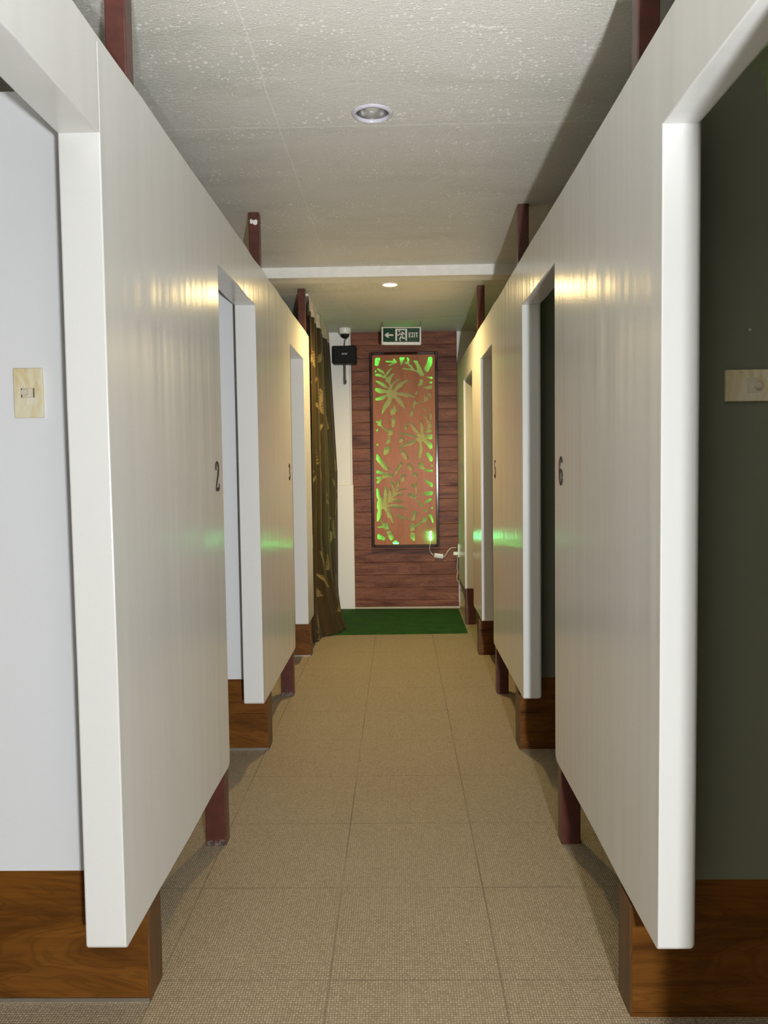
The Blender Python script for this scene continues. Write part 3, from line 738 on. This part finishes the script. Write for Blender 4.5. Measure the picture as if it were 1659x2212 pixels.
# ------------------------------------------------------------------ backlit carved panel
PY = 7.296
def pa(cx, cy): p = at(780 + cx/9.217, 740 + cy/9.217, PY); return (p.x, p.z)
def pb(cx, cy): p = at(780 + cx/9.217, 960 + cy/9.217, PY); return (p.x, p.z)
A = [
 [(285,310),(375,300),(380,330),(360,410),(345,470),(315,472),(275,455),(275,350)],
 [(480,375),(500,360),(635,362),(645,345),(635,320),(660,312),(690,345),(720,390),(690,415),(650,425),(590,455),(550,475),(540,455),(570,430),(635,400),(600,395),(500,393)],
 [(765,300),(785,290),(800,305),(815,290),(830,305),(845,290),(865,290),(862,330),(835,380),(815,440),(800,460),(785,440),(775,380)],
 [(905,300),(930,295),(960,325),(965,360),(950,380),(965,430),(985,455),(995,435),(1015,455),(1030,490),(1055,505),(1080,555),(1110,550),(1115,530),(1100,470),(1065,400),(1035,370),(1040,350),(1060,360),(1085,355),(1125,360),(1140,405),(1200,510),(1225,570),(1260,635),(1255,665),(1180,680),(1165,640),(1110,590),(1040,565),(960,545),(830,535),(812,515),(830,503),(900,508),(975,512),(1000,500),(975,480),(935,475),(935,460),(950,450),(930,430),(880,428),(860,405),(875,390),(910,385),(920,340)],
 [(1335,290),(1405,285),(1418,300),(1415,430),(1320,615),(1245,510),(1300,430),(1325,350)],
 [(1275,685),(1400,675),(1420,690),(1418,720),(1395,725),(1340,700)],
 [(1345,795),(1385,770),(1418,775),(1418,812),(1365,815)],
 [(1190,900),(1280,880),(1395,848),(1418,855),(1418,925),(1320,930),(1270,910)],
 [(1180,715),(1240,745),(1245,775),(1215,860),(1130,875),(1125,850),(1150,820),(1165,750)],
 [(315,520),(335,510),(420,545),(465,590),(480,640),(495,650),(500,600),(560,530),(605,500),(618,515),(570,590),(530,640),(500,685),(520,705),(560,660),(620,615),(680,610),(625,690),(590,780),(585,850),(640,790),(740,720),(800,715),(720,770),(650,840),(615,930),(640,950),(680,880),(730,820),(850,755),(990,745),(900,800),(830,840),(830,880),(760,920),(710,970),(700,990),(800,985),(960,1010),(1085,1080),(1095,1105),(1040,1095),(940,1075),(925,1100),(870,1075),(750,1050),(690,1050),(800,1110),(850,1200),(912,1370),(880,1330),(770,1240),(700,1160),(665,1105),(630,1115),(610,1180),(580,1250),(500,1320),(450,1390),(410,1440),(410,1380),(450,1240),(530,1120),(540,1075),(500,1085),(470,1120),(410,1150),(310,1160),(280,1135),(300,1100),(400,1070),(500,1035),(520,1015),(480,1000),(370,1015),(285,965),(280,930),(300,900),(350,910),(440,930),(540,950),(550,920),(470,900),(380,840),(290,770),(300,755),(350,765),(430,790),(500,850),(560,900),(575,880),(540,800),(480,770),(490,715),(450,705),(380,680),(285,665),(280,630),(310,615),(380,625),(450,665),(465,640),(450,625),(380,590),(330,545)],
 [(280,545),(300,545),(308,575),(290,600),(275,590)],
 [(660,1220),(690,1215),(680,1260),(705,1275),(695,1345),(760,1335),(785,1345),(780,1370),(740,1375),(695,1375),(680,1440),(600,1455),(585,1430),(585,1320),(610,1300),(640,1310),(650,1265),(645,1245)],
 [(590,1495),(650,1490),(675,1465),(688,1560),(680,1640),(655,1700),(610,1690),(600,1650),(612,1570)],
 [(300,1560),(340,1575),(375,1560),(390,1515),(425,1525),(400,1580),(410,1650),(480,1710),(545,1755),(580,1715),(630,1730),(655,1760),(640,1820),(620,1860),(530,1850),(540,1785),(460,1745),(400,1670),(325,1655),(320,1640),(345,1610),(300,1590)],
 [(295,1740),(330,1720),(355,1725),(330,1765),(305,1780)],
 [(530,1872),(600,1882),(605,1930),(580,1990),(530,2025),(497,2015),(505,1970),(520,1935)],
 [(305,2025),(330,2020),(350,2040),(330,2058),(308,2050)],
 [(1095,955),(1150,970),(1120,1050),(1070,1040)],
 [(1045,1135),(1110,1145),(1095,1190),(1180,1195),(1230,1160),(1260,1110),(1240,1030),(1270,1055),(1290,1085),(1340,1065),(1360,1100),(1340,1150),(1270,1195),(1180,1225),(1095,1225),(1065,1310),(1020,1300),(1030,1200)],
 [(985,1325),(1065,1340),(1025,1490),(950,1475)],
 [(1310,970),(1330,960),(1350,1010),(1380,1020),(1400,995),(1410,1020),(1405,1060),(1415,1115),(1400,1120),(1360,1070),(1315,1010)],
 [(1235,1250),(1270,1290),(1320,1350),(1320,1385),(1290,1370),(1240,1320)],
 [(1185,1395),(1250,1415),(1310,1470),(1335,1560),(1355,1540),(1350,1430),(1375,1350),(1415,1420),(1418,1520),(1365,1585),(1418,1580),(1418,1600),(1360,1620),(1418,1630),(1418,1690),(1335,1735),(1418,1738),(1418,1785),(1300,1805),(1270,1795),(1300,1720),(1320,1640),(1300,1540),(1240,1450)],
 [(740,1780),(790,1775),(920,1795),(1050,1835),(1115,1850),(1130,1820),(1060,1780),(1010,1720),(990,1650),(920,1590),(915,1565),(990,1580),(1060,1640),(1130,1730),(1185,1800),(1170,1680),(1165,1520),(1220,1590),(1250,1690),(1240,1780),(1262,1842),(1340,1832),(1420,1830),(1420,1925),(1350,1925),(1275,1905),(1340,1960),(1420,2020),(1418,2110),(1370,2130),(1310,2040),(1230,1960),(1210,1990),(1230,2080),(1225,2160),(1200,2280),(1150,2330),(1130,2320),(1145,2150),(1160,2000),(1120,1960),(1080,2000),(1000,2050),(860,2080),(800,2100),(740,2110),(760,2080),(850,2000),(980,1950),(1090,1930),(1110,1905),(1060,1890),(960,1875),(880,1840),(750,1810)],
 [(865,1635),(935,1635),(910,1740),(840,1730)],
 [(770,1870),(855,1880),(840,1990),(735,2000),(745,1940)],
]
B = [
 [(460,50),(585,40),(590,70),(540,190),(460,225),(445,200)],
 [(770,120),(870,100),(885,170),(955,265),(880,335),(830,250),(785,170)],
 [(1280,190),(1310,150),(1330,150),(1425,250),(1425,335),(1370,345),(1320,240)],
 [(305,195),(320,185),(480,370),(595,515),(470,520),(300,315)],
 [(305,520),(340,515),(420,550),(580,570),(640,600),(625,680),(560,655),(430,680),(400,720),(350,780),(305,770),(310,745),(350,690),(305,680),(305,650),(340,640),(420,650),(420,600),(305,580)],
 [(795,320),(820,360),(820,430),(740,530),(700,620),(665,590),(665,510),(740,420)],
 [(895,395),(965,355),(1060,490),(970,530)],
 [(1010,570),(1080,540),(1135,630),(1070,660)],
 [(1140,345),(1170,370),(1200,380),(1220,335),(1240,340),(1245,440),(1300,495),(1420,505),(1425,545),(1300,540),(1240,500),(1115,465),(1115,440),(1150,440)],
 [(1400,410),(1425,410),(1425,438),(1400,435)],
 [(800,600),(880,575),(870,750),(792,750),(785,690)],
 [(1230,685),(1290,700),(1425,770),(1430,855),(1390,845)],
 [(1170,985),(1320,935),(1430,935),(1430,1015),(1280,1020)],
 [(990,770),(1030,775),(1040,805),(1070,810),(1080,765),(1105,765),(1105,860),(1130,910),(1090,1030),(1125,1075),(1070,1105),(900,1000),(975,955),(1065,1015),(1085,930),(1070,860),(1000,835),(990,820),(1020,810)],
 [(1250,1150),(1380,1065),(1425,1105),(1290,1180)],
 [(1112,1110),(1145,1112),(1245,1225),(1195,1265)],
 [(1230,1300),(1265,1270),(1330,1330),(1285,1350)],
 [(1385,1270),(1430,1240),(1435,1275),(1400,1285)],
 [(1330,1410),(1380,1370),(1420,1430),(1445,1560),(1420,1565),(1395,1490)],
 [(1045,1310),(1130,1345),(1085,1420),(1075,1520),(985,1525),(1010,1400)],
 [(975,1590),(1060,1570),(1065,1620),(1130,1590),(1220,1510),(1240,1410),(1275,1460),(1330,1480),(1280,1560),(1220,1565),(1130,1630),(1065,1660),(1065,1725),(975,1725)],
 [(985,1760),(1075,1755),(1075,1920),(1040,1920),(980,1850)],
 [(1240,1715),(1300,1730),(1410,1775),(1420,1830),(1380,1910),(1350,1890),(1340,1790)],
 [(700,1395),(740,1400),(800,1430),(870,1430),(945,1510),(860,1490),(770,1475),(710,1430)],
 [(305,885),(330,880),(370,970),(430,1090),(445,1100),(450,980),(475,810),(525,900),(525,1010),(500,1090),(530,1080),(545,960),(550,870),(565,840),(585,870),(600,945),(640,955),(635,880),(580,770),(540,700),(610,720),(660,800),(665,880),(688,890),(690,800),(745,680),(776,790),(740,850),(705,888),(800,870),(925,882),(920,893),(830,902),(700,937),(672,948),(780,955),(880,1010),(780,1010),(700,1030),(610,1065),(720,1080),(800,1110),(850,1165),(760,1150),(640,1150),(510,1180),(520,1205),(640,1190),(800,1200),(890,1260),(925,1310),(830,1275),(700,1275),(560,1255),(510,1240),(600,1340),(640,1470),(650,1590),(600,1530),(570,1460),(540,1470),(490,1340),(445,1280),(410,1290),(410,1390),(380,1480),(330,1540),(315,1530),(315,1380),(345,1300),(315,1280),(315,1140),(350,1110),(310,1060)],
 [(390,1512),(412,1502),(430,1555),(470,1575),(500,1590),(510,1555),(545,1565),(560,1640),(580,1690),(490,1700),(440,1660),(330,1665),(325,1640),(380,1630),(430,1625),(405,1570)],
 [(500,1730),(600,1715),(620,1800),(670,1870),(600,1920),(550,1870),(530,1790)],
 [(622,1948),(690,1902),(755,1955),(740,1985),(650,1985)],
 [(325,1780),(380,1790),(495,1860),(460,1920),(400,1890),(325,1885)],
]
def chaikin(lp):
    out = []
    for i in range(len(lp)):
        a, b = lp[i], lp[(i+1) % len(lp)]
        out.append((a[0]*0.82+b[0]*0.18, a[1]*0.82+b[1]*0.18)); out.append((a[0]*0.18+b[0]*0.82, a[1]*0.18+b[1]*0.82))
    return out
loops = [chaikin([pa(*p) for p in lp]) for lp in A] + [chaikin([pb(*p) for p in lp]) for lp in B]
oc = [at(805.5, 767.5, PY), at(938.5, 767, PY), at(943, 1177, PY), at(809.5, 1177, PY)]
bx0 = min(oc[0].x, oc[3].x); bx1 = max(oc[1].x, oc[2].x); bz0 = oc[3].z; bz1 = oc[0].z
root = thing('carved_panel', ((bx0+bx1)/2, 7.35, (bz0+bz1)/2), 'tall framed board of cut-out palms and bamboo, backlit green', 'wall panel')
me = filled('carved_board', [[(bx0, bz0), (bx1, bz0), (bx1, bz1), (bx0, bz1)]] + loops, 0.007)
me.transform(Matrix.Translation(Vector((0, PY+0.0035, 0)) - wloc(root)) @ Matrix.Rotation(math.pi/2, 4, 'X'))
obj_me('carved_board', me, M['ply'], root)
obj('backing_board', box(NB(), bx0, bx1, 7.343, 7.3495, bz0, bz1), M['backing'], root)
fw = 0.024
bm = NB()
for (x0, x1, z0_, z1_) in ((bx0-fw, bx0, bz0-fw, bz1+fw), (bx1, bx1+fw, bz0-fw, bz1+fw), (bx0, bx1, bz1, bz1+fw), (bx0, bx1, bz0-fw, bz0)):
    box(bm, x0, x1, PY-0.014, 7.3495, z0_, z1_, 0.005, 2)
obj('frame', bm, M['frame'], root)
H_ = bz1-bz0; wd = bx1-bx0
def strip_(x0, x1, z0_, z1_): obj('led_strip', box(NB(), x0, x1, 7.3385, 7.3428, z0_, z1_), M['led'], root)
strip_(bx0+0.006, bx0+0.009, bz0+0.01, bz1-0.02)
strip_(bx1-0.009, bx1-0.006, bz1-0.36*H_*0.42, bz1-0.012); strip_(bx1-0.009, bx1-0.006, bz0+0.03, bz0+0.585*H_)
strip_(bx0+0.02, bx1-0.02, bz1-0.009, bz1-0.006); strip_(bx0+0.01, bx1-0.13, bz0+0.005, bz0+0.008)
# the loose end of the led strip hangs out of a cut-out at the lower right
p0, p1 = at(929.5, 1152, 7.285), at(930.5, 1167, 7.285)
bm = NB(); tube(bm, [p0 + Vector((0.004, 0.012, 0.012)), p0, p1], 0.0085, 10, 4)
obj('led_end', bm, M['led_bright'], root)
c = at(930, 1171, 7.285)
lamp('green_led_light', 'POINT', (p1.x, 7.262, p1.z+0.03), (0.02, 1.0, 0.25), 0.35, shadow_soft_size=0.012)

# ------------------------------------------------------------------ led driver, cables, socket
drv = [at(947.5, 1200.5, 7.325)]
d = drv[0]
R_ = Matrix.Rotation(math.radians(9), 3, 'Y')
t = thing('led_driver', tuple(d), 'small cream driver box hanging on its cable below the panel', 'power adapter')
obj('case', box(NB(), d.x-0.042, d.x+0.042, d.y-0.013, d.y+0.013, d.z-0.021, d.z+0.021, 0.003, 2, rot=R_), M['white_plastic'], t)
obj('lid', box(NB(), d.x-0.0405, d.x+0.0405, d.y-0.0145, d.y-0.010, d.z-0.019, d.z+0.004, 0.001, 1, rot=R_), plain('grey label', (0.55, 0.56, 0.50), 0.4), t)
P = lambda u, v, y=7.325: tuple(at(u, v, y))
o = obj('led_cable', tube(NB(), [P(930.3, 1169.5, 7.276), P(929, 1176, 7.268), P(927.5, 1185, 7.29), P(930, 1193), P(936, 1198.5)], 0.0042, 8), M['cable'])
tag(o, 'cream cable from the glowing strip end down to the driver box', 'cable')
o = obj('mains_cable', tube(NB(), [P(957, 1203), P(962, 1200), P(967, 1191), P(973, 1185), P(980, 1183), (0.528, 7.30, at(987, 1183, 7.30).z)], 0.0042, 8), M['cable'])
tag(o, 'cream cable curving from the driver box up to the socket', 'cable')
zc = 0.555
t = thing('wall_socket', (XR, 7.26, zc), 'cream socket plate seen edge-on on the right partition', 'socket')
obj('plate', box(NB(), XR-0.010, XR-0.0003, 7.222, 7.298, zc-0.06, zc+0.06, 0.002, 2), M['white_plastic'], t)
t = thing('plug', (XR-0.03, 7.26, zc-0.025), 'small white plug pushed into the socket plate', 'plug')
obj('body', box(NB(), XR-0.052, XR-0.0105, 7.24, 7.285, zc-0.042, zc-0.012, 0.003, 2), M['white_plastic'], t)
o = obj('plug_cable', tube(NB(), [(XR-0.022, 7.262, zc-0.043), (XR-0.012, 7.27, zc-0.09), (XR-0.018, 7.27, zc-0.16), (XR-0.010, 7.28, zc-0.2), (XR-0.02, 7.28, zc-0.25), (XR-0.012, 7.29, zc-0.29), (XR+0.03, 7.31, 0.23), (XR+0.05, 7.325, 0.10), (XR+0.01, 7.32, 0.05), (XR+0.025, 7.30, 0.02), (XR+0.08, 7.30, 0.006)], 0.0036, 8), M['cable'])
tag(o, 'cream cable dropping from the plug behind the partition to the floor', 'cable')
